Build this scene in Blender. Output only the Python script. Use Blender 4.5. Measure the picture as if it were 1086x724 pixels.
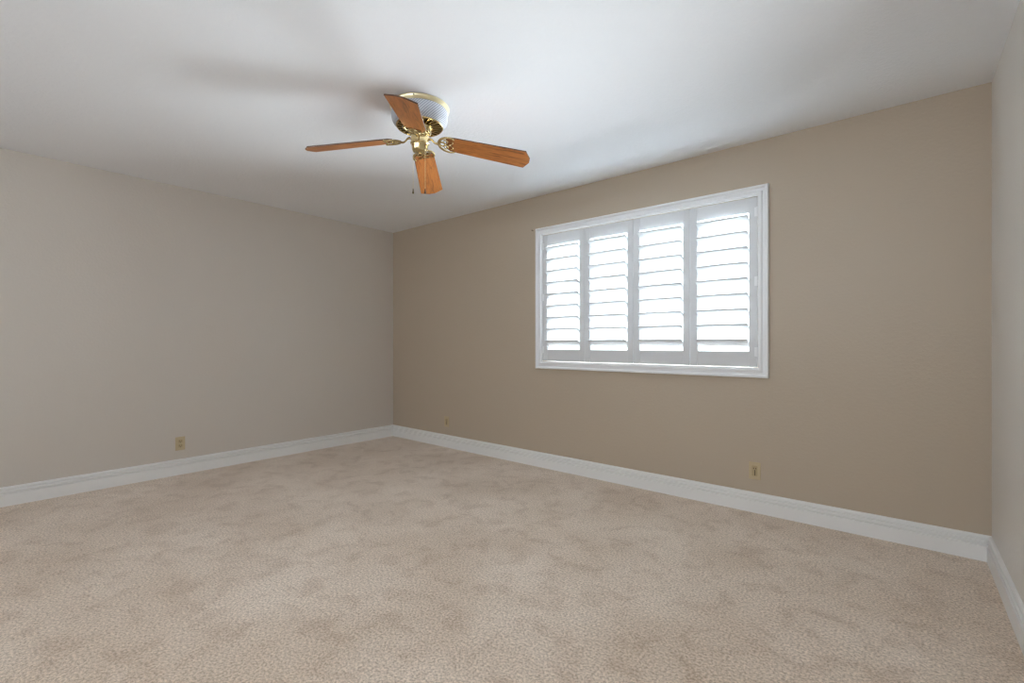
import bpy, bmesh, math, random
from mathutils import Vector, Matrix
random.seed(7)
S = bpy.context.scene
for o in list(bpy.data.objects):
    bpy.data.objects.remove(o)

# ------------------------------------------------------------------ camera, light, exposure
W, H, DEPTH = 5.048, 2.44, 4.3          # room: x 0..W, y -DEPTH..0, z 0..H
cam_d = bpy.data.cameras.new('camera')
cam = bpy.data.objects.new('camera', cam_d)
S.collection.objects.link(cam)
cam_d.sensor_width = 36.0
cam_d.sensor_fit = 'HORIZONTAL'
cam_d.lens = 493.394 * 36.0 / 1086.0
cam_d.shift_y = 1.866 / 1086.0
cam_d.clip_start = 0.02
cam.location = (4.6953, -3.38, 1.1117)
cam.rotation_euler = (math.pi / 2, 0, 0.69675)
S.camera = cam

S.view_settings.view_transform = 'Standard'
S.view_settings.look = 'None'
S.view_settings.gamma = 1.0
S.view_settings.use_curve_mapping = False
S.view_settings.exposure = 0.56
cy = S.cycles
cy.max_bounces = 14
cy.diffuse_bounces = 10
cy.glossy_bounces = 4
cy.transparent_max_bounces = 16
cy.use_denoising = True
cy.sample_clamp_indirect = 12.0
cy.sample_clamp_direct = 2.1
cy.pixel_filter_type = 'BLACKMAN_HARRIS'
cy.filter_width = 1.35
cy.caustics_reflective = False
cy.caustics_refractive = False

FILL = (25.0, 17.0)
# radiance of the outdoors by elevation: (sin(elevation), strength, colour)
G_, S_ = (0.93, 1.0, 1.09), (0.86, 0.97, 1.10)
OUT = [(-1.0, 32, G_), (-0.75, 35, G_), (-0.5, 46, G_), (-0.3, 22, G_), (-0.15, 9, G_), (0.0, 20, G_), (0.15, 32, S_), (0.3, 78, S_), (1.0, 78, S_)]
SUN_E = 6.0
world = bpy.data.worlds.new('sky')
S.world = world
world.use_nodes = True
nt = world.node_tree
nt.nodes.clear()
wo = nt.nodes.new('ShaderNodeOutputWorld')
bg = nt.nodes.new('ShaderNodeBackground')
tc = nt.nodes.new('ShaderNodeTexCoord')
sp = nt.nodes.new('ShaderNodeSeparateXYZ')
rp = nt.nodes.new('ShaderNodeValToRGB')
mp = nt.nodes.new('ShaderNodeMapRange')
mp.inputs['From Min'].default_value = -1.0
mp.inputs['From Max'].default_value = 1.0
e = rp.color_ramp.elements
while len(e) < len(OUT):
    e.new(0.5)
for k, (z_, g_, c_) in enumerate(OUT):
    e[k].position = (z_ + 1) / 2
    e[k].color = (g_ * c_[0], g_ * c_[1], g_ * c_[2], 1)
nt.links.new(tc.outputs['Generated'], sp.inputs[0])
nt.links.new(sp.outputs['Z'], mp.inputs['Value'])
nt.links.new(mp.outputs[0], rp.inputs[0])
nt.links.new(rp.outputs[0], bg.inputs['Color'])
nt.links.new(bg.outputs[0], wo.inputs['Surface'])

def lamp(name, kind, loc, rot, energy, color=(1, 1, 1), size=None):
    d = bpy.data.lights.new(name, kind)
    d.energy = energy
    d.color = color
    o = bpy.data.objects.new(name, d)
    S.collection.objects.link(o)
    o.location = loc
    o.rotation_euler = rot
    if size:
        d.shape = 'RECTANGLE'
        d.size, d.size_y = size
    return o
# portal in the window opening (guides sky sampling only), the sun from behind the house
p = lamp('window_portal', 'AREA', (3.1, 0.2, 1.515), (-math.pi / 2, 0, 0), 1, size=(1.9, 1.26))
p.data.cycles.is_portal = True
sun = lamp('sun', 'SUN', (0, -6, 12), (math.radians(48), 0, math.radians(12)), SUN_E, (1.0, 0.95, 0.88))
sun.data.angle = math.radians(1)
# unseen fill lamps added behind the near wall to brighten the room
lamp('added_room_fill', 'AREA', (4.2, -DEPTH - 0.9, 1.9), (math.pi / 2, 0, 0), FILL[0], (0.90, 1.0, 1.10), (1.4, 0.6))
lamp('added_room_fill', 'AREA', (2.0, -DEPTH - 0.9, 1.9), (math.pi / 2, 0, 0), FILL[1], (0.90, 1.0, 1.10), (3.0, 0.5))

# ------------------------------------------------------------------ helpers
def link(o, parent=None):
    S.collection.objects.link(o)
    if parent:
        o.parent = parent
    return o

def tag(o, label=None, cat=None, group=None, kind=None):
    for k, v in (('label', label), ('category', cat), ('group', group), ('kind', kind)):
        if v:
            o[k] = v
    return o

def empty(name, loc):
    o = bpy.data.objects.new(name, None)
    o.empty_display_size = 0.05
    o.location = loc
    return link(o)

def obj(name, bm, mat, parent=None, smooth=False, bevel=0.0, seg=2, loc=None):
    bmesh.ops.recalc_face_normals(bm, faces=bm.faces[:])
    me = bpy.data.meshes.new(name)
    bm.to_mesh(me)
    bm.free()
    for m in (mat if isinstance(mat, (list, tuple)) else [mat]):
        me.materials.append(m)
    if smooth:
        for f in me.polygons:
            f.use_smooth = True
        me.set_sharp_from_angle(angle=math.radians(38))
    o = bpy.data.objects.new(name, me)
    link(o, parent)
    if loc is not None:
        o.location = loc
    if bevel:
        b = o.modifiers.new('bevel', 'BEVEL')
        b.width = bevel
        b.segments = seg
        b.limit_method = 'ANGLE'
        b.angle_limit = math.radians(40)
    return o

def add_box(bm, a, b, mi=0):
    (x0, y0, z0), (x1, y1, z1) = a, b
    v = [bm.verts.new(q) for q in ((x0, y0, z0), (x1, y0, z0), (x1, y1, z0), (x0, y1, z0),
                                   (x0, y0, z1), (x1, y0, z1), (x1, y1, z1), (x0, y1, z1))]
    for f in ((0, 3, 2, 1), (4, 5, 6, 7), (0, 1, 5, 4), (1, 2, 6, 5), (2, 3, 7, 6), (3, 0, 4, 7)):
        bm.faces.new([v[i] for i in f]).material_index = mi
    return v

def box(a, b):
    bm = bmesh.new()
    add_box(bm, a, b)
    return bm

def add_lathe(bm, prof, n=48, c=(0, 0, 0), mi=0):
    """prof: (radius, z) pairs, from one end to the other; radius 0 closes the end."""
    rings = []
    for r, z in prof:
        if r < 1e-6:
            rings.append([bm.verts.new((c[0], c[1], c[2] + z))])
        else:
            rings.append([bm.verts.new((c[0] + r * math.cos(2 * math.pi * k / n), c[1] + r * math.sin(2 * math.pi * k / n), c[2] + z)) for k in range(n)])
    for A, B in zip(rings, rings[1:]):
        for k in range(n):
            k2 = (k + 1) % n
            if len(A) == 1 and len(B) == 1:
                continue
            if len(A) == 1:
                f = bm.faces.new((A[0], B[k], B[k2]))
            elif len(B) == 1:
                f = bm.faces.new((A[k], A[k2], B[0]))
            else:
                f = bm.faces.new((A[k], A[k2], B[k2], B[k]))
            f.material_index = mi
    return bm

def catmull(pts, n=6):
    P = [Vector(q) for q in pts]
    out = []
    for i in range(len(P) - 1):
        p0, p1, p2, p3 = P[max(i - 1, 0)], P[i], P[i + 1], P[min(i + 2, len(P) - 1)]
        for k in range(n):
            t = k / n
            out.append(0.5 * ((2 * p1) + (p2 - p0) * t + (2 * p0 - 5 * p1 + 4 * p2 - p3) * t * t + (3 * p1 - p0 - 3 * p2 + p3) * t ** 3))
    out.append(P[-1])
    return out

def add_tube(bm, pts, r, n=10, flat=1.0, closed=False, mi=0):
    """sweep an ellipse (r, r*flat along local z) along points; r may be a list."""
    P = [Vector(q) for q in pts]
    rings = []
    for i, q in enumerate(P):
        if closed:
            d = P[(i + 1) % len(P)] - P[i - 1]
        else:
            d = P[min(i + 1, len(P) - 1)] - P[max(i - 1, 0)]
        d.normalize()
        up = Vector((0, 0, 1)) if abs(d.z) < 0.9 else Vector((1, 0, 0))
        sx = d.cross(up).normalized()
        sz = sx.cross(d).normalized()
        rr = r[i] if isinstance(r, (list, tuple)) else r
        rings.append([bm.verts.new(q + sx * rr * math.cos(2 * math.pi * k / n) + sz * rr * flat * math.sin(2 * math.pi * k / n)) for k in range(n)])
    pairs = list(zip(rings, rings[1:])) + ([(rings[-1], rings[0])] if closed else [])
    for A, B in pairs:
        for k in range(n):
            bm.faces.new((A[k], A[(k + 1) % n], B[(k + 1) % n], B[k])).material_index = mi
    if not closed:
        bm.faces.new(rings[0][::-1]).material_index = mi
        bm.faces.new(rings[-1]).material_index = mi
    return bm

def add_prism(bm, outline, z0, z1, mi=0):
    lo = [bm.verts.new((x, y, z0)) for x, y in outline]
    hi = [bm.verts.new((x, y, z1)) for x, y in outline]
    n = len(outline)
    bm.faces.new(lo[::-1]).material_index = mi
    bm.faces.new(hi).material_index = mi
    for k in range(n):
        bm.faces.new((lo[k], lo[(k + 1) % n], hi[(k + 1) % n], hi[k])).material_index = mi
    return bm

# ------------------------------------------------------------------ materials
def mat(name, color, rough=0.5, metal=0.0, spec=0.5):
    m = bpy.data.materials.new(name)
    m.use_nodes = True
    b = m.node_tree.nodes['Principled BSDF']
    b.inputs['Base Color'].default_value = (*color, 1)
    b.inputs['Roughness'].default_value = rough
    b.inputs['Metallic'].default_value = metal
    b.inputs['Specular IOR Level'].default_value = spec
    return m

def nodes(m):
    return m.node_tree.nodes, m.node_tree.links, m.node_tree.nodes['Principled BSDF']

def noise_bump(m, scale, strength, dist, detail=3.0, ramp=None, extra=None):
    N, L, b = nodes(m)
    t = N.new('ShaderNodeTexCoord')
    n = N.new('ShaderNodeTexNoise')
    n.inputs['Scale'].default_value = scale
    n.inputs['Detail'].default_value = detail
    L.new(t.outputs['Object'], n.inputs['Vector'])
    h = n.outputs['Fac']
    if ramp:
        r = N.new('ShaderNodeValToRGB')
        r.color_ramp.elements[0].position, r.color_ramp.elements[1].position = ramp
        L.new(h, r.inputs[0])
        h = r.outputs[0]
    bp = N.new('ShaderNodeBump')
    bp.inputs['Strength'].default_value = strength
    bp.inputs['Distance'].default_value = dist
    L.new(h, bp.inputs['Height'])
    L.new(bp.outputs[0], b.inputs['Normal'])
    return m

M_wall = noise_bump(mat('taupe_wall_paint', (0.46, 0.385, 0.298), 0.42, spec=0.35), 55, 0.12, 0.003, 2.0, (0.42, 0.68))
M_wall_side = noise_bump(mat('taupe_paint_lit_side', (0.575, 0.53, 0.475), 0.42, spec=0.35), 55, 0.12, 0.003, 2.0, (0.42, 0.68))  # same wall paint lightened: light on the left wall put into its colour
M_wall_right = noise_bump(mat('taupe_paint_lit_right', (0.69, 0.66, 0.62), 0.42, spec=0.35), 55, 0.12, 0.003, 2.0, (0.42, 0.68))  # wall paint lightened further, standing in for light missing on the right wall
M_ceil = noise_bump(mat('white_ceiling_paint', (0.83, 0.85, 0.885), 0.7, spec=0.25), 60, 0.22, 0.003, 2.0, (0.45, 0.62))
M_trim = mat('white_trim_paint', (0.78, 0.78, 0.77), 0.32)
M_shut = mat('white_shutter_paint', (0.80, 0.81, 0.82), 0.35)
M_panel = mat('white_shutter_paint_shaded', (0.64, 0.65, 0.66), 0.38)  # frame's white darkened for the recessed panels, shade put into the colour
M_vinyl = mat('white_vinyl', (0.8, 0.8, 0.8), 0.4)
M_brass = noise_bump(mat('polished_brass', (0.66, 0.53, 0.28), 0.2, 1.0), 60, 0.05, 0.002)
M_brass_dark = mat('antique_brass', (0.12, 0.085, 0.035), 0.5, 0.6)
M_rim = mat('satin_brass', (0.74, 0.66, 0.42), 0.33, 0.85)
M_black = mat('black_plastic', (0.02, 0.018, 0.015), 0.4)
M_ivory = mat('ivory_plastic', (0.50, 0.405, 0.25), 0.35)
M_ivory2 = mat('ivory_plastic_insert', (0.43, 0.335, 0.19), 0.4)
M_slot = mat('dark_slot', (0.05, 0.035, 0.015), 0.6)
M_steel = mat('screw_steel', (0.5, 0.44, 0.3), 0.35, 1.0)
M_nail = mat('brown_nail', (0.16, 0.10, 0.07), 0.5, 0.3)

def carpet():
    m = mat('beige_cut_pile_carpet', (0.6, 0.45, 0.33), 0.95, spec=0.1)
    N, L, b = nodes(m)
    b.inputs['Sheen Weight'].default_value = 0.25
    b.inputs['Sheen Roughness'].default_value = 0.6
    t = N.new('ShaderNodeTexCoord')
    def noise(scale, detail, rough, vec=None, dist=0.0):
        n = N.new('ShaderNodeTexNoise')
        n.inputs['Scale'].default_value = scale
        n.inputs['Detail'].default_value = detail
        n.inputs['Roughness'].default_value = rough
        n.inputs['Distortion'].default_value = dist
        L.new(vec or t.outputs['Object'], n.inputs['Vector'])
        return n.outputs['Fac']
    def ramp(f, a, ca, bb, cb):
        r = N.new('ShaderNodeValToRGB')
        r.color_ramp.elements[0].position, r.color_ramp.elements[1].position = a, bb
        r.color_ramp.elements[0].color, r.color_ramp.elements[1].color = (*ca, 1), (*cb, 1)
        L.new(f, r.inputs[0])
        return r.outputs[0]
    def mix(kind, a, c, f):
        x = N.new('ShaderNodeMix')
        x.data_type = 'RGBA'
        x.blend_type = kind
        x.inputs['Factor'].default_value = f
        L.new(a, x.inputs['A'])
        L.new(c, x.inputs['B'])
        return x.outputs['Result']
    # brushed pile patches: footprints and vacuum strokes
    big = ramp(noise(1.5, 3.0, 0.55), 0.36, (0.70, 0.57, 0.445), 0.66, (0.83, 0.71, 0.59))
    foot = ramp(noise(7.5, 5.0, 0.62, dist=0.5), 0.36, (0.78, 0.72, 0.67), 0.50, (1, 1, 1))
    tuft = ramp(noise(105, 3.0, 0.7), 0.35, (0.40, 0.36, 0.32), 0.62, (1.13, 1.13, 1.13))
    grain = ramp(noise(420, 2.0, 0.6), 0.3, (0.82, 0.8, 0.78), 0.7, (1.08, 1.08, 1.08))
    c = mix('MULTIPLY', big, foot, 0.65)
    c = mix('MULTIPLY', c, tuft, 0.75)
    c = mix('MULTIPLY', c, grain, 0.6)
    L.new(c, b.inputs['Base Color'])
    bp = N.new('ShaderNodeBump')
    bp.inputs['Strength'].default_value = 0.6
    bp.inputs['Distance'].default_value = 0.006
    L.new(noise(105, 3.0, 0.7), bp.inputs['Height'])
    L.new(bp.outputs[0], b.inputs['Normal'])
    return m
M_carpet = carpet()

def oak():
    m = mat('honey_oak_veneer', (0.5, 0.24, 0.07), 0.3, spec=0.5)
    N, L, b = nodes(m)
    t = N.new('ShaderNodeTexCoord')
    oi = N.new('ShaderNodeObjectInfo')
    ad = N.new('ShaderNodeVectorMath')
    ad.operation = 'ADD'
    mu = N.new('ShaderNodeMapping')
    mu.inputs['Scale'].default_value = (1.6, 13.0, 13.0)
    cm = N.new('ShaderNodeCombineXYZ')
    sc = N.new('ShaderNodeMath')
    sc.operation = 'MULTIPLY'
    sc.inputs[1].default_value = 7.0
    L.new(oi.outputs['Random'], sc.inputs[0])
    L.new(sc.outputs[0], cm.inputs[0])
    L.new(sc.outputs[0], cm.inputs[1])
    L.new(t.outputs['Object'], ad.inputs[0])
    L.new(cm.outputs[0], ad.inputs[1])
    L.new(ad.outputs[0], mu.inputs['Vector'])
    n = N.new('ShaderNodeTexNoise')
    n.inputs['Scale'].default_value = 4.5
    n.inputs['Detail'].default_value = 7
    n.inputs['Roughness'].default_value = 0.62
    n.inputs['Distortion'].default_value = 1.2
    L.new(mu.outputs[0], n.inputs['Vector'])
    r = N.new('ShaderNodeValToRGB')
    el = r.color_ramp.elements
    el[0].position, el[0].color = 0.33, (0.16, 0.048, 0.012, 1)
    el[1].position, el[1].color = 0.62, (0.42, 0.15, 0.036, 1)
    k = el.new(0.47)
    k.color = (0.33, 0.112, 0.026, 1)
    L.new(n.outputs['Fac'], r.inputs[0])
    L.new(r.outputs[0], b.inputs['Base Color'])
    return m
M_oak = oak()
M_oak_edge = mat('dark_blade_edge', (0.085, 0.035, 0.016), 0.4)

def ribbed():
    """silver motor shell with fine slanted ribs"""
    m = mat('ribbed_silver', (0.66, 0.68, 0.71), 0.42, 0.3)
    N, L, b = nodes(m)
    t = N.new('ShaderNodeTexCoord')
    s = N.new('ShaderNodeSeparateXYZ')
    L.new(t.outputs['Object'], s.inputs[0])
    at = N.new('ShaderNodeMath'); at.operation = 'ARCTAN2'
    L.new(s.outputs['Y'], at.inputs[0]); L.new(s.outputs['X'], at.inputs[1])
    m1 = N.new('ShaderNodeMath'); m1.operation = 'MULTIPLY'; m1.inputs[1].default_value = 66.0
    L.new(at.outputs[0], m1.inputs[0])
    m2 = N.new('ShaderNodeMath'); m2.operation = 'MULTIPLY'; m2.inputs[1].default_value = 430.0
    L.new(s.outputs['Z'], m2.inputs[0])
    a = N.new('ShaderNodeMath'); a.operation = 'SUBTRACT'
    L.new(m1.outputs[0], a.inputs[0]); L.new(m2.outputs[0], a.inputs[1])
    sn = N.new('ShaderNodeMath'); sn.operation = 'SINE'
    L.new(a.outputs[0], sn.inputs[0])
    mr = N.new('ShaderNodeMapRange')
    mr.inputs['From Min'].default_value = -1; mr.inputs['From Max'].default_value = 1
    L.new(sn.outputs[0], mr.inputs['Value'])
    r = N.new('ShaderNodeValToRGB')
    r.color_ramp.elements[0].position, r.color_ramp.elements[0].color = 0.1, (0.27, 0.29, 0.33, 1)
    r.color_ramp.elements[1].position, r.color_ramp.elements[1].color = 0.6, (0.50, 0.52, 0.56, 1)
    L.new(mr.outputs[0], r.inputs[0])
    L.new(r.outputs[0], b.inputs['Base Color'])
    bp = N.new('ShaderNodeBump'); bp.inputs['Strength'].default_value = 0.5; bp.inputs['Distance'].default_value = 0.001
    L.new(mr.outputs[0], bp.inputs['Height']); L.new(bp.outputs[0], b.inputs['Normal'])
    return m
M_rib = ribbed()

def glass():
    m = bpy.data.materials.new('clear_pane_glass')
    m.use_nodes = True
    N, L = m.node_tree.nodes, m.node_tree.links
    N.clear()
    o = N.new('ShaderNodeOutputMaterial'); mx = N.new('ShaderNodeMixShader')
    tr = N.new('ShaderNodeBsdfTransparent'); gl = N.new('ShaderNodeBsdfGlossy')
    tr.inputs['Color'].default_value = (0.96, 0.98, 0.97, 1)
    gl.inputs['Roughness'].default_value = 0.02
    fr = N.new('ShaderNodeFresnel'); fr.inputs['IOR'].default_value = 1.45
    L.new(fr.outputs[0], mx.inputs[0]); L.new(tr.outputs[0], mx.inputs[1]); L.new(gl.outputs[0], mx.inputs[2])
    L.new(mx.outputs[0], o.inputs['Surface'])
    return m
M_glass = glass()

# ------------------------------------------------------------------ the room shell
def structure(name, bm, m, **k):
    return tag(obj(name, bm, m, **k), kind='structure')
T = 0.14
YB = -DEPTH - 1.2                        # back of the added, unseen space that holds the fill lamps
NX0, NX1, NZ = 0.4, 4.9, 2.25              # unseen opening added in the near wall to let the fill light in
structure('floor', box((-T, YB, -0.1), (W + T, T, 0.0)), M_carpet)
structure('ceiling', box((-T, YB, H), (W + T, T, H + 0.1)), M_ceil)
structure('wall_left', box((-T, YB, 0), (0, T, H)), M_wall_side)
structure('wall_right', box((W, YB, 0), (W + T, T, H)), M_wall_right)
bm = bmesh.new()
for a_, b_ in (((0, -DEPTH - T, 0), (NX0, -DEPTH, H)), ((NX1, -DEPTH - T, 0), (W, -DEPTH, H)), ((NX0, -DEPTH - T, NZ), (NX1, -DEPTH, H))):
    add_box(bm, a_, b_)
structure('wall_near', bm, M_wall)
structure('wall_fill_space', box((0, YB, 0), (W, YB + T, H)), M_wall)  # unseen, added to keep the sky out of the fill lamps' space
# far wall with the window hole
WX0, WX1, WZ0, WZ1 = 2.226, 3.974, 0.950, 2.078      # clear opening inside the casing
bm = bmesh.new()
xs, zs = (0, WX0, WX1, W), (0, WZ0, WZ1, H)
def grid(y):
    return [[bm.verts.new((x, y, z)) for z in zs] for x in xs]
A, B = grid(0.0), grid(T)
for i in range(3):
    for j in range(3):
        if (i, j) == (1, 1):
            continue
        bm.faces.new((A[i][j], A[i + 1][j], A[i + 1][j + 1], A[i][j + 1]))
        bm.faces.new((B[i][j], B[i][j + 1], B[i + 1][j + 1], B[i + 1][j]))
for (i, j), (k, l) in (((1, 1), (2, 1)), ((2, 1), (2, 2)), ((2, 2), (1, 2)), ((1, 2), (1, 1))):
    bm.faces.new((A[i][j], A[k][l], B[k][l], B[i][j]))
for i in range(3):
    bm.faces.new((A[i][0], B[i][0], B[i + 1][0], A[i + 1][0]))
    bm.faces.new((A[i][3], A[i + 1][3], B[i + 1][3], B[i][3]))
    bm.faces.new((A[0][i], A[0][i + 1], B[0][i + 1], B[0][i]))
    bm.faces.new((A[3][i], B[3][i], B[3][i + 1], A[3][i + 1]))
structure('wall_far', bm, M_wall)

# moulded baseboards, mitred in the corners
BB = [(0.0, 0.0), (0.0190, 0.0), (0.0190, 0.080), (0.0045, 0.082), (0.0045, 0.0885), (0.0160, 0.091), (0.0175, 0.096), (0.0170, 0.1035),
      (0.0040, 0.105), (0.0040, 0.1115), (0.0125, 0.114), (0.0125, 0.121), (0.0085, 0.128), (0.0, 0.131)]
def baseboard(name, p0, p1, inward):
    p0, p1, n = Vector(p0), Vector(p1), Vector(inward)
    d = (p1 - p0).normalized()
    bm = bmesh.new()
    a = [bm.verts.new(p0 + n * t + d * t + Vector((0, 0, z))) for t, z in BB]
    b = [bm.verts.new(p1 + n * t - d * t + Vector((0, 0, z))) for t, z in BB]
    k = len(BB)
    for i in range(k):
        bm.faces.new((a[i], a[(i + 1) % k], b[(i + 1) % k], b[i]))
    bm.faces.new(a); bm.faces.new(b[::-1])
    structure(name, bm, M_trim)
baseboard('baseboard_far', (0, 0, 0), (W, 0, 0), (0, -1, 0))
baseboard('baseboard_left', (0, -DEPTH, 0), (0, 0, 0), (1, 0, 0))
baseboard('baseboard_right', (W, 0, 0), (W, -DEPTH, 0), (-1, 0, 0))


# the window unit at the back of the opening: vinyl frame with one pane
def add_frame(bm, x0, x1, z0, z1, w, y0, y1):
    add_box(bm, (x0, y0, z0), (x0 + w, y1, z1)); add_box(bm, (x1 - w, y0, z0), (x1, y1, z1))
    add_box(bm, (x0 + w, y0, z0), (x1 - w, y1, z0 + w)); add_box(bm, (x0 + w, y0, z1 - w), (x1 - w, y1, z1))
bm = bmesh.new()
add_frame(bm, WX0, WX1, WZ0, WZ1, 0.03, 0.095, 0.135)
win = structure('window_1', bm, M_vinyl)
obj('pane', box((WX0 + 0.03, 0.112, WZ0 + 0.03), (WX1 - 0.03, 0.116, WZ1 - 0.03)), M_glass, win)

# ------------------------------------------------------------------ plantation shutters
OX0, OX1, OZ0, OZ1 = 2.161, 4.039, 0.885, 2.143      # outer edge of the casing
sh = empty('plantation_shutters', (3.1, 0, OZ0))
tag(sh, 'white four-panel plantation shutters with tilted louvers in a moulded frame on the taupe wall', 'shutters')
def local(bm):
    bmesh.ops.translate(bm, verts=bm.verts[:], vec=(-3.1, 0, -OZ0))
    return bm
CAS = [(0.0, 0.0), (0.0, -0.022), (0.003, -0.0275), (0.011, -0.0285), (0.0165, -0.026), (0.018, -0.015), (0.0225, -0.0125), (0.037, -0.0135),
       (0.0385, -0.0205), (0.043, -0.0235), (0.053, -0.0235), (0.0565, -0.021), (0.0575, -0.014), (0.0605, -0.012), (0.065, -0.012), (0.065, 0.0)]
bm = bmesh.new()
rings = []
for cx, cz, sx, sz in ((OX0, OZ0, 1, 1), (OX1, OZ0, -1, 1), (OX1, OZ1, -1, -1), (OX0, OZ1, 1, -1)):
    rings.append([bm.verts.new((cx + sx * d, y, cz + sz * d)) for d, y in CAS])
for i in range(4):
    a, b = rings[i], rings[(i + 1) % 4]
    for k in range(len(CAS)):
        k2 = (k + 1) % len(CAS)
        bm.faces.new((a[k], a[k2], b[k2], b[k]))
obj('frame', local(bm), M_shut, sh)

PY0, PY1 = -0.008, 0.022                               # front and back of the panels
ST = 0.049                                             # stile width
PZ0, PZ1 = 0.955, 2.073
RZ0, RZ1 = 1.057, 1.976                                # louver bay between the rails
PITCH = (RZ1 - RZ0) / 9
TILT = math.radians(30)
def louver_profile(h=0.0585, t=0.0068, nose=0.0062, n=9):
    # flattened blade with a full rounded nose on both long edges
    top = []
    for k in range(n):
        u = -1 + 2 * k / (n - 1)
        top.append((u * (h - nose), nose + (t - nose) * (1 - u * u)))
    arc = [(h - nose + nose * math.sin(math.radians(q)), nose * math.cos(math.radians(q))) for q in (30, 60, 80)]
    arc = arc + [(h, 0.0)] + [(u, -v) for u, v in arc[::-1]]
    bot = [(u, -v) for u, v in top[::-1]]
    arc2 = [(-u, -v) for u, v in arc]
    return top + arc + bot + arc2
LP = louver_profile()
pw = (WX1 - WX0 - 0.006) / 4
for p_i in range(4):
    x0 = WX0 + 0.003 + p_i * pw + 0.0016
    x1 = x0 + pw - 0.0032
    a, b = x0 + ST, x1 - ST
    bm = bmesh.new()
    # stiles run full height; the rails sit a hair back between them
    add_box(bm, (x0, PY0, PZ0), (a, PY1, PZ1)); add_box(bm, (b, PY0, PZ0), (x1, PY1, PZ1))
    add_box(bm, (a, PY0 + 0.0015, PZ0), (b, PY1 - 0.0015, RZ0)); add_box(bm, (a, PY0 + 0.0015, RZ1), (b, PY1 - 0.0015, PZ1))
    pn = obj('shutter_panel', local(bm), M_panel, sh, bevel=0.0022)
    ym = 0.5 * (PY0 + PY1)
    for k in range(9):
        zc = RZ0 + (k + 0.5) * PITCH
        bm = bmesh.new()
        rr = []
        for x in (a + 0.002, b - 0.002):
            # front (room) edge up, back edge down
            rr.append([bm.verts.new((x, ym - u * math.cos(TILT) - v * math.sin(TILT), zc + u * math.sin(TILT) - v * math.cos(TILT))) for u, v in LP])
        n = len(LP)
        for q in range(n):
            bm.faces.new((rr[0][q], rr[0][(q + 1) % n], rr[1][(q + 1) % n], rr[1][q]))
        bm.faces.new(rr[0][::-1]); bm.faces.new(rr[1])
        obj('louver', local(bm), M_panel, pn, smooth=True)
    if p_i in (0, 2):
        bk = ym + 0.0585 * math.cos(TILT)
        dz = 0.0585 * math.sin(TILT)
        bm = bmesh.new()
        add_box(bm, (a + 0.028, bk - 0.001, RZ0 + 0.5 * PITCH - dz), (a + 0.034, bk + 0.004, RZ1 - 0.5 * PITCH - dz + 0.02))
        obj('tilt_bar', local(bm), M_panel, pn)
    if p_i in (0, 3):
        hx = x0 - 0.001 if p_i == 0 else x1 + 0.001
        for hz in (1.055, 1.52, 1.975):
            bm = bmesh.new()
            add_lathe(bm, [(0, -0.032), (0.0042, -0.032), (0.0042, 0.032), (0, 0.032)], 12, (hx, PY0 - 0.003, hz))
            add_box(bm, (min(hx, hx + (0.016 if p_i == 0 else -0.016)), PY0 - 0.002, hz - 0.03), (max(hx, hx + (0.016 if p_i == 0 else -0.016)), PY0 + 0.0005, hz + 0.03))
            obj('hinge', local(bm), M_shut, pn, smooth=True)

# ------------------------------------------------------------------ ceiling fan
FX, FY = 2.609, -1.698
fan = empty('ceiling_fan', (FX, FY, H))
tag(fan, 'flush-mounted ceiling fan with four honey oak blades, polished brass fittings and a silver motor housing', 'ceiling fan')
bm = bmesh.new()
add_lathe(bm, [(0, 0), (0.164, 0), (0.166, -0.004), (0.164, -0.013), (0.160, -0.018), (0.157, -0.024), (0.150, -0.026), (0, -0.026)], 72)
rim = obj('canopy_rim', bm, M_rim, fan, smooth=True)
for k in range(3):
    ang = math.radians(-50 + 120 * k)
    bm = bmesh.new()
    d = Vector((math.cos(ang), math.sin(ang), 0))
    add_tube(bm, [d * 0.160 + Vector((0, 0, -0.010)), d * 0.1675 + Vector((0, 0, -0.010))], 0.0035, 10)
    tag(obj('screw', bm, M_black, rim, smooth=True), 'small dark set screw in the brass rim')
bm = bmesh.new()
add_lathe(bm, [(0.156, -0.0255), (0.157, -0.04), (0.1565, -0.062), (0.153, -0.078), (0.146, -0.092), (0.137, -0.101), (0.129, -0.106), (0.125, -0.107), (0.125, -0.100), (0.12, -0.03)], 96)
obj('motor_housing', bm, M_rib, fan, smooth=True)
# brass underside: rolled lip, dark recess, radial vanes
bm = bmesh.new()
add_lathe(bm, [(0.131, -0.1045), (0.1315, -0.108), (0.128, -0.111), (0.123, -0.110), (0.121, -0.105), (0.123, -0.1), (0.131, -0.1045)], 72)
add_lathe(bm, [(0.122, -0.100), (0.05, -0.100)], 48, mi=1)
for k in range(26):
    ang = 2 * math.pi * k / 26
    c, s = math.cos(ang), math.sin(ang)
    def q(r, w, z):
        return (r * c - w * s, r * s + w * c, z)
    lo = [bm.verts.new(q(*t)) for t in ((0.064, -0.0030, -0.114), (0.122, -0.0055, -0.110), (0.122, 0.0055, -0.110), (0.064, 0.0030, -0.114))]
    hi = [bm.verts.new(q(*t)) for t in ((0.064, -0.0028, -0.100), (0.122, -0.0045, -0.100), (0.122, 0.0045, -0.100), (0.064, 0.0028, -0.100))]
    bm.faces.new(lo); bm.faces.new(hi[::-1])
    for i in range(4):
        bm.faces.new((lo[i], lo[(i + 1) % 4], hi[(i + 1) % 4], hi[i]))
vp = obj('vent_plate', bm, [M_brass, M_brass_dark], fan, smooth=True)
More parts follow.
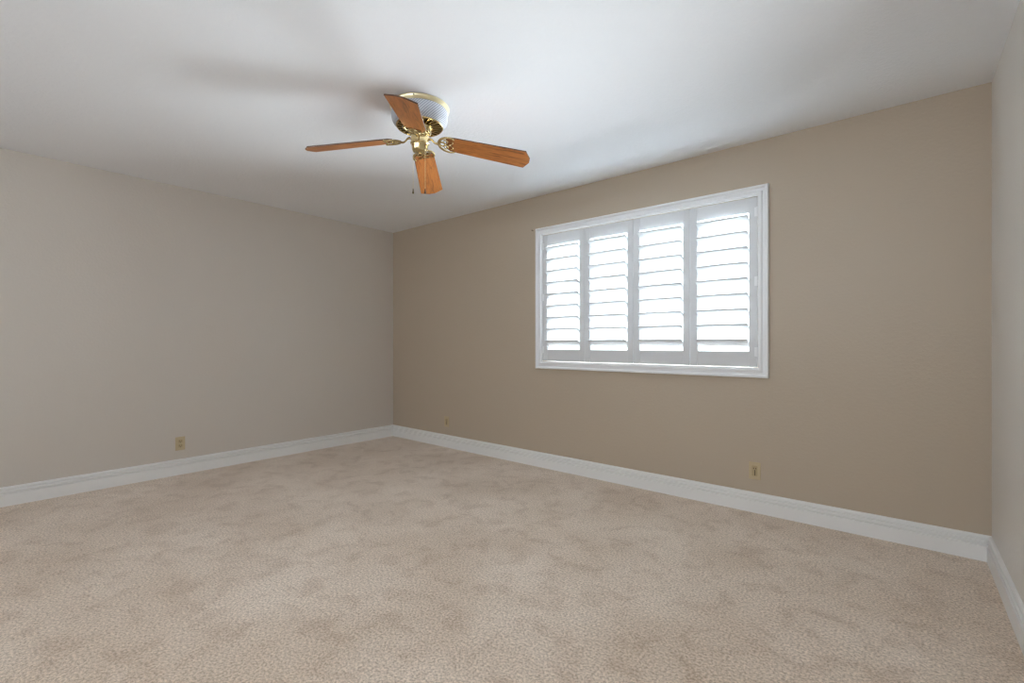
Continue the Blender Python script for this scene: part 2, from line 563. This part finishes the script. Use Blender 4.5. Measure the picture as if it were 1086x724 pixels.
# flywheel hub and switch housing
bm = bmesh.new()
add_lathe(bm, [(0, -0.100), (0.066, -0.100), (0.069, -0.108), (0.069, -0.118), (0.064, -0.126), (0.063, -0.140), (0.058, -0.147), (0.047, -0.150), (0, -0.150)], 48)
obj('flywheel', bm, M_brass, fan, smooth=True)
bm = bmesh.new()
add_lathe(bm, [(0, -0.149), (0.045, -0.149), (0.050, -0.153), (0.051, -0.160), (0.0505, -0.196), (0.053, -0.199), (0.053, -0.203), (0.049, -0.207),
               (0.046, -0.216), (0.043, -0.238), (0.038, -0.247), (0.026, -0.252), (0.006, -0.254), (0.006, -0.259), (0, -0.260)], 48)
sw = obj('switch_housing', bm, M_brass, fan, smooth=True)
for k in range(3):
    ang = math.radians(-40 + 120 * k)
    d = Vector((math.cos(ang), math.sin(ang), 0))
    bm = bmesh.new()
    add_tube(bm, [d * 0.047 + Vector((0, 0, -0.172)), d * 0.0525 + Vector((0, 0, -0.172))], 0.0048, 12)
    tag(obj('screw', bm, M_black, sw, smooth=True), 'small dark screw in the brass switch housing')

PITCHB, DROOP, TH = 0.2322, math.atan(0.1568), 3.8967
BZ = 2.27 - H
bw, RT, RC, BR = 0.0750, 0.632, 0.0293, 0.150
bm = bmesh.new()
outl = [(BR, -0.038), (BR + 0.02, -0.057), (BR + 0.06, -0.0615), (RT - RC, -bw), (RT, -0.0185), (RT, 0.0185), (RT - RC, bw), (BR + 0.06, 0.0615), (BR + 0.02, 0.057), (BR, 0.038)]
add_prism(bm, outl, -0.0035, 0.0035)
bm.faces.ensure_lookup_table()
for f in bm.faces:
    f.material_index = 0 if len(f.verts) > 4 else 1
blade0 = obj('blade', bm, [M_oak, M_oak_edge], fan, bevel=0.0008, seg=1)
# brass blade bracket: neck, eye, and a forked crescent hugging the blade root (underside is -z)
bm = bmesh.new()
zz = -0.0075
half = [(0.200, 0.052, zz), (0.183, 0.061, zz), (0.160, 0.061, zz), (0.137, 0.052, zz - 0.001), (0.117, 0.031, zz - 0.002), (0.109, 0.0, zz - 0.002)]
full = half + [(x, -y, z) for x, y, z in half[-2::-1]]
pth = catmull(full, 6)
rad = [0.0035 + 0.0040 * math.sin(math.pi * i / (len(pth) - 1)) ** 0.6 for i in range(len(pth))]
add_tube(bm, pth, rad, 10, 0.7)
for s in (1, -1):
    sc = catmull([(0.146, 0.0, zz), (0.158, 0.014 * s, zz), (0.160, 0.030 * s, zz), (0.148, 0.038 * s, zz), (0.139, 0.030 * s, zz)], 6)
    add_tube(bm, sc, 0.0042, 8, 0.7)
    add_tube(bm, catmull([(0.166, 0.0, zz), (0.182, 0.008 * s, zz), (0.190, 0.024 * s, zz), (0.183, 0.034 * s, zz)], 6), 0.0035, 8, 0.7)
    add_lathe(bm, [(0, -0.006), (0.004, -0.005), (0.006, -0.001), (0.006, 0.004), (0, 0.004)], 12, (0.192, 0.055 * s, zz + 0.001))
add_lathe(bm, [(0, -0.006), (0.004, -0.005), (0.006, -0.001), (0.006, 0.004), (0, 0.004)], 12, (0.170, 0, zz + 0.001))
eye = [(0.130 + 0.0165 * math.cos(2 * math.pi * k / 28), 0.0165 * math.sin(2 * math.pi * k / 28), zz - 0.001) for k in range(28)]
add_tube(bm, eye, 0.0055, 10, 0.8, closed=True)
nk = catmull([(0.112, 0, zz - 0.002), (0.098, 0, zz - 0.006), (0.083, 0, zz - 0.001), (0.068, 0, 0.004), (0.052, 0, 0.006)], 6)
add_tube(bm, nk, [0.0095 - 0.003 * math.sin(math.pi * i / (len(nk) - 1)) for i in range(len(nk))], 12, 0.75)
br0 = obj('blade_bracket', bm, M_brass, fan, smooth=True)
for k in range(4):
    a = TH - k * math.pi / 2
    er = Vector((math.cos(a), math.sin(a), -math.tan(DROOP) + (0.028, -0.022, -0.024, 0.004)[k])).normalized()
    et = Vector((-math.sin(a) * math.cos(PITCHB), math.cos(a) * math.cos(PITCHB), -math.sin(PITCHB)))
    et = (et - er * et.dot(er)).normalized()
    en = er.cross(et)
    mtx = Matrix(((er.x, et.x, en.x, 0), (er.y, et.y, en.y, 0), (er.z, et.z, en.z, BZ), (0, 0, 0, 1)))
    for src in (blade0, br0):
        o = src if k == 0 else link(src.copy(), fan)
        o.matrix_local = mtx
# pull chains: beaded chain with a fob
def chain(dx, dy, z0, z1, m_fob, lab=None):
    bm = bmesh.new()
    z = z0
    while z > z1:
        bmesh.ops.create_icosphere(bm, subdivisions=1, radius=0.0014, matrix=Matrix.Translation((dx, dy, z)))
        z -= 0.0030
    add_tube(bm, [(dx, dy, z0), (dx, dy, z1)], 0.0008, 6)
    c = obj('pull_chain', bm, M_rim, fan, smooth=True)
    bm = bmesh.new()
    add_lathe(bm, [(0, 0.004), (0.002, 0.003), (0.0028, -0.004), (0.0042, -0.016), (0.0052, -0.021), (0.0040, -0.024), (0, -0.0245)], 16, (dx, dy, z1))
    f = obj('fob', bm, m_fob, c, smooth=True)
    if lab:
        tag(f, lab)
rt = Vector((math.cos(0.69675), math.sin(0.69675), 0))
fw = Vector((-math.sin(0.69675), math.cos(0.69675), 0))
v = rt * -0.036 + fw * -0.01
chain(v.x, v.y, -0.236, 1.978 - H, M_brass_dark)
v = rt * 0.034 + fw * -0.02
chain(v.x, v.y, -0.240, 1.974 - H, M_black, 'dark fob on the pull chain')

# ------------------------------------------------------------------ wall plates
def rounded(w, h, r, n=5):
    out = []
    for cx, cy, a0 in ((w - r, h - r, 0), (-w + r, h - r, 90), (-w + r, -h + r, 180), (w - r, -h + r, 270)):
        for k in range(n + 1):
            a = math.radians(a0 + 90 * k / n)
            out.append((cx + r * math.cos(a), cy + r * math.sin(a)))
    return out
def upright(bm):
    """plate built in xy with +z out of the wall -> stands in xz facing -y"""
    for q in bm.verts:
        x, y, z = q.co
        q.co = (x, -z, y)
    return bm
def plate_mesh():
    bm = bmesh.new()
    add_prism(bm, rounded(0.035, 0.057, 0.003), 0, 0.006)
    return upright(bm)
def duplex(loc, rotz, label):
    t = empty('electrical_outlet', loc)
    t.rotation_euler = (0, 0, rotz)
    tag(t, label, 'outlet')
    obj('cover_plate', plate_mesh(), M_ivory, t, bevel=0.002)
    for s in (1, -1):
        bm = bmesh.new()
        add_prism(bm, [(x, y + 0.0195 * s) for x, y in rounded(0.0165, 0.0142, 0.008)], 0.0055, 0.0082)
        r = obj('receptacle', upright(bm), M_ivory2, t, bevel=0.0006, seg=1)
        for nm, x0, x1, y0, y1 in (('slot', -0.0082, -0.0052, -0.002, 0.0085), ('slot', 0.0052, 0.0078, -0.001, 0.0075), ('ground_hole', -0.003, 0.003, -0.0105, -0.0048)):
            bm = bmesh.new()
            add_prism(bm, [(x0, y0 + 0.0195 * s), (x1, y0 + 0.0195 * s), (x1, y1 + 0.0195 * s), (x0, y1 + 0.0195 * s)], 0.007, 0.0085)
            obj(nm, upright(bm), M_slot, r)
    bm = bmesh.new()
    add_lathe(bm, [(0.0034, 0.0055), (0.003, 0.0072), (0, 0.0076)], 12)
    obj('screw', upright(bm), M_steel, t, smooth=True)
    return t
duplex((0, -2.159, 0.262), math.pi / 2, 'ivory duplex outlet low on the left wall, above its white baseboard')

def jack(loc, label):
    t = empty('wall_jack', loc)
    tag(t, label, 'wall plate', 'ivory wall plates under the window wall')
    obj('cover_plate', plate_mesh(), M_ivory, t, bevel=0.002)
    bm = bmesh.new()
    add_prism(bm, rounded(0.0165, 0.0335, 0.002), 0.0055, 0.0078)
    r = obj('insert', upright(bm), M_ivory2, t, bevel=0.0006, seg=1)
    bm = bmesh.new()
    add_prism(bm, [(0.000, -0.030), (0.0045, -0.030), (0.0045, 0.006), (0.000, 0.006)], 0.0070, 0.0083)
    obj('groove', upright(bm), M_slot, r)
    for x in (-0.006, 0.0075):
        bm = bmesh.new()
        add_prism(bm, [(x - 0.002, 0.012), (x + 0.002, 0.012), (x + 0.002, 0.021), (x - 0.002, 0.021)], 0.0070, 0.0083)
        obj('slot', upright(bm), M_slot, r)
    for s in (1, -1):
        bm = bmesh.new()
        add_lathe(bm, [(0.0034, 0.0055), (0.003, 0.0068), (0, 0.0072)], 12, (0, 0.0445 * s, 0))
        obj('screw', upright(bm), M_steel, t, smooth=True)
jack((3.955, 0, 0.272), 'ivory wall plate with a vertical groove, low below the right end of the window')
jack((0.957, 0, 0.271), 'small ivory wall plate low on the window wall near the dark far corner')

# nail left in the wall beside the shutters
bm = bmesh.new()
add_tube(bm, [(0, 0, 0), (0, -0.020, 0.002)], 0.0022, 10)
add_tube(bm, [(0, -0.020, 0.002), (0, -0.0225, 0.002)], 0.0055, 12)
tag(obj('nail', bm, M_nail, smooth=True, loc=(2.122, 0, 2.136)), 'small brown nail in the wall at the upper left corner of the shutter frame', 'nail')
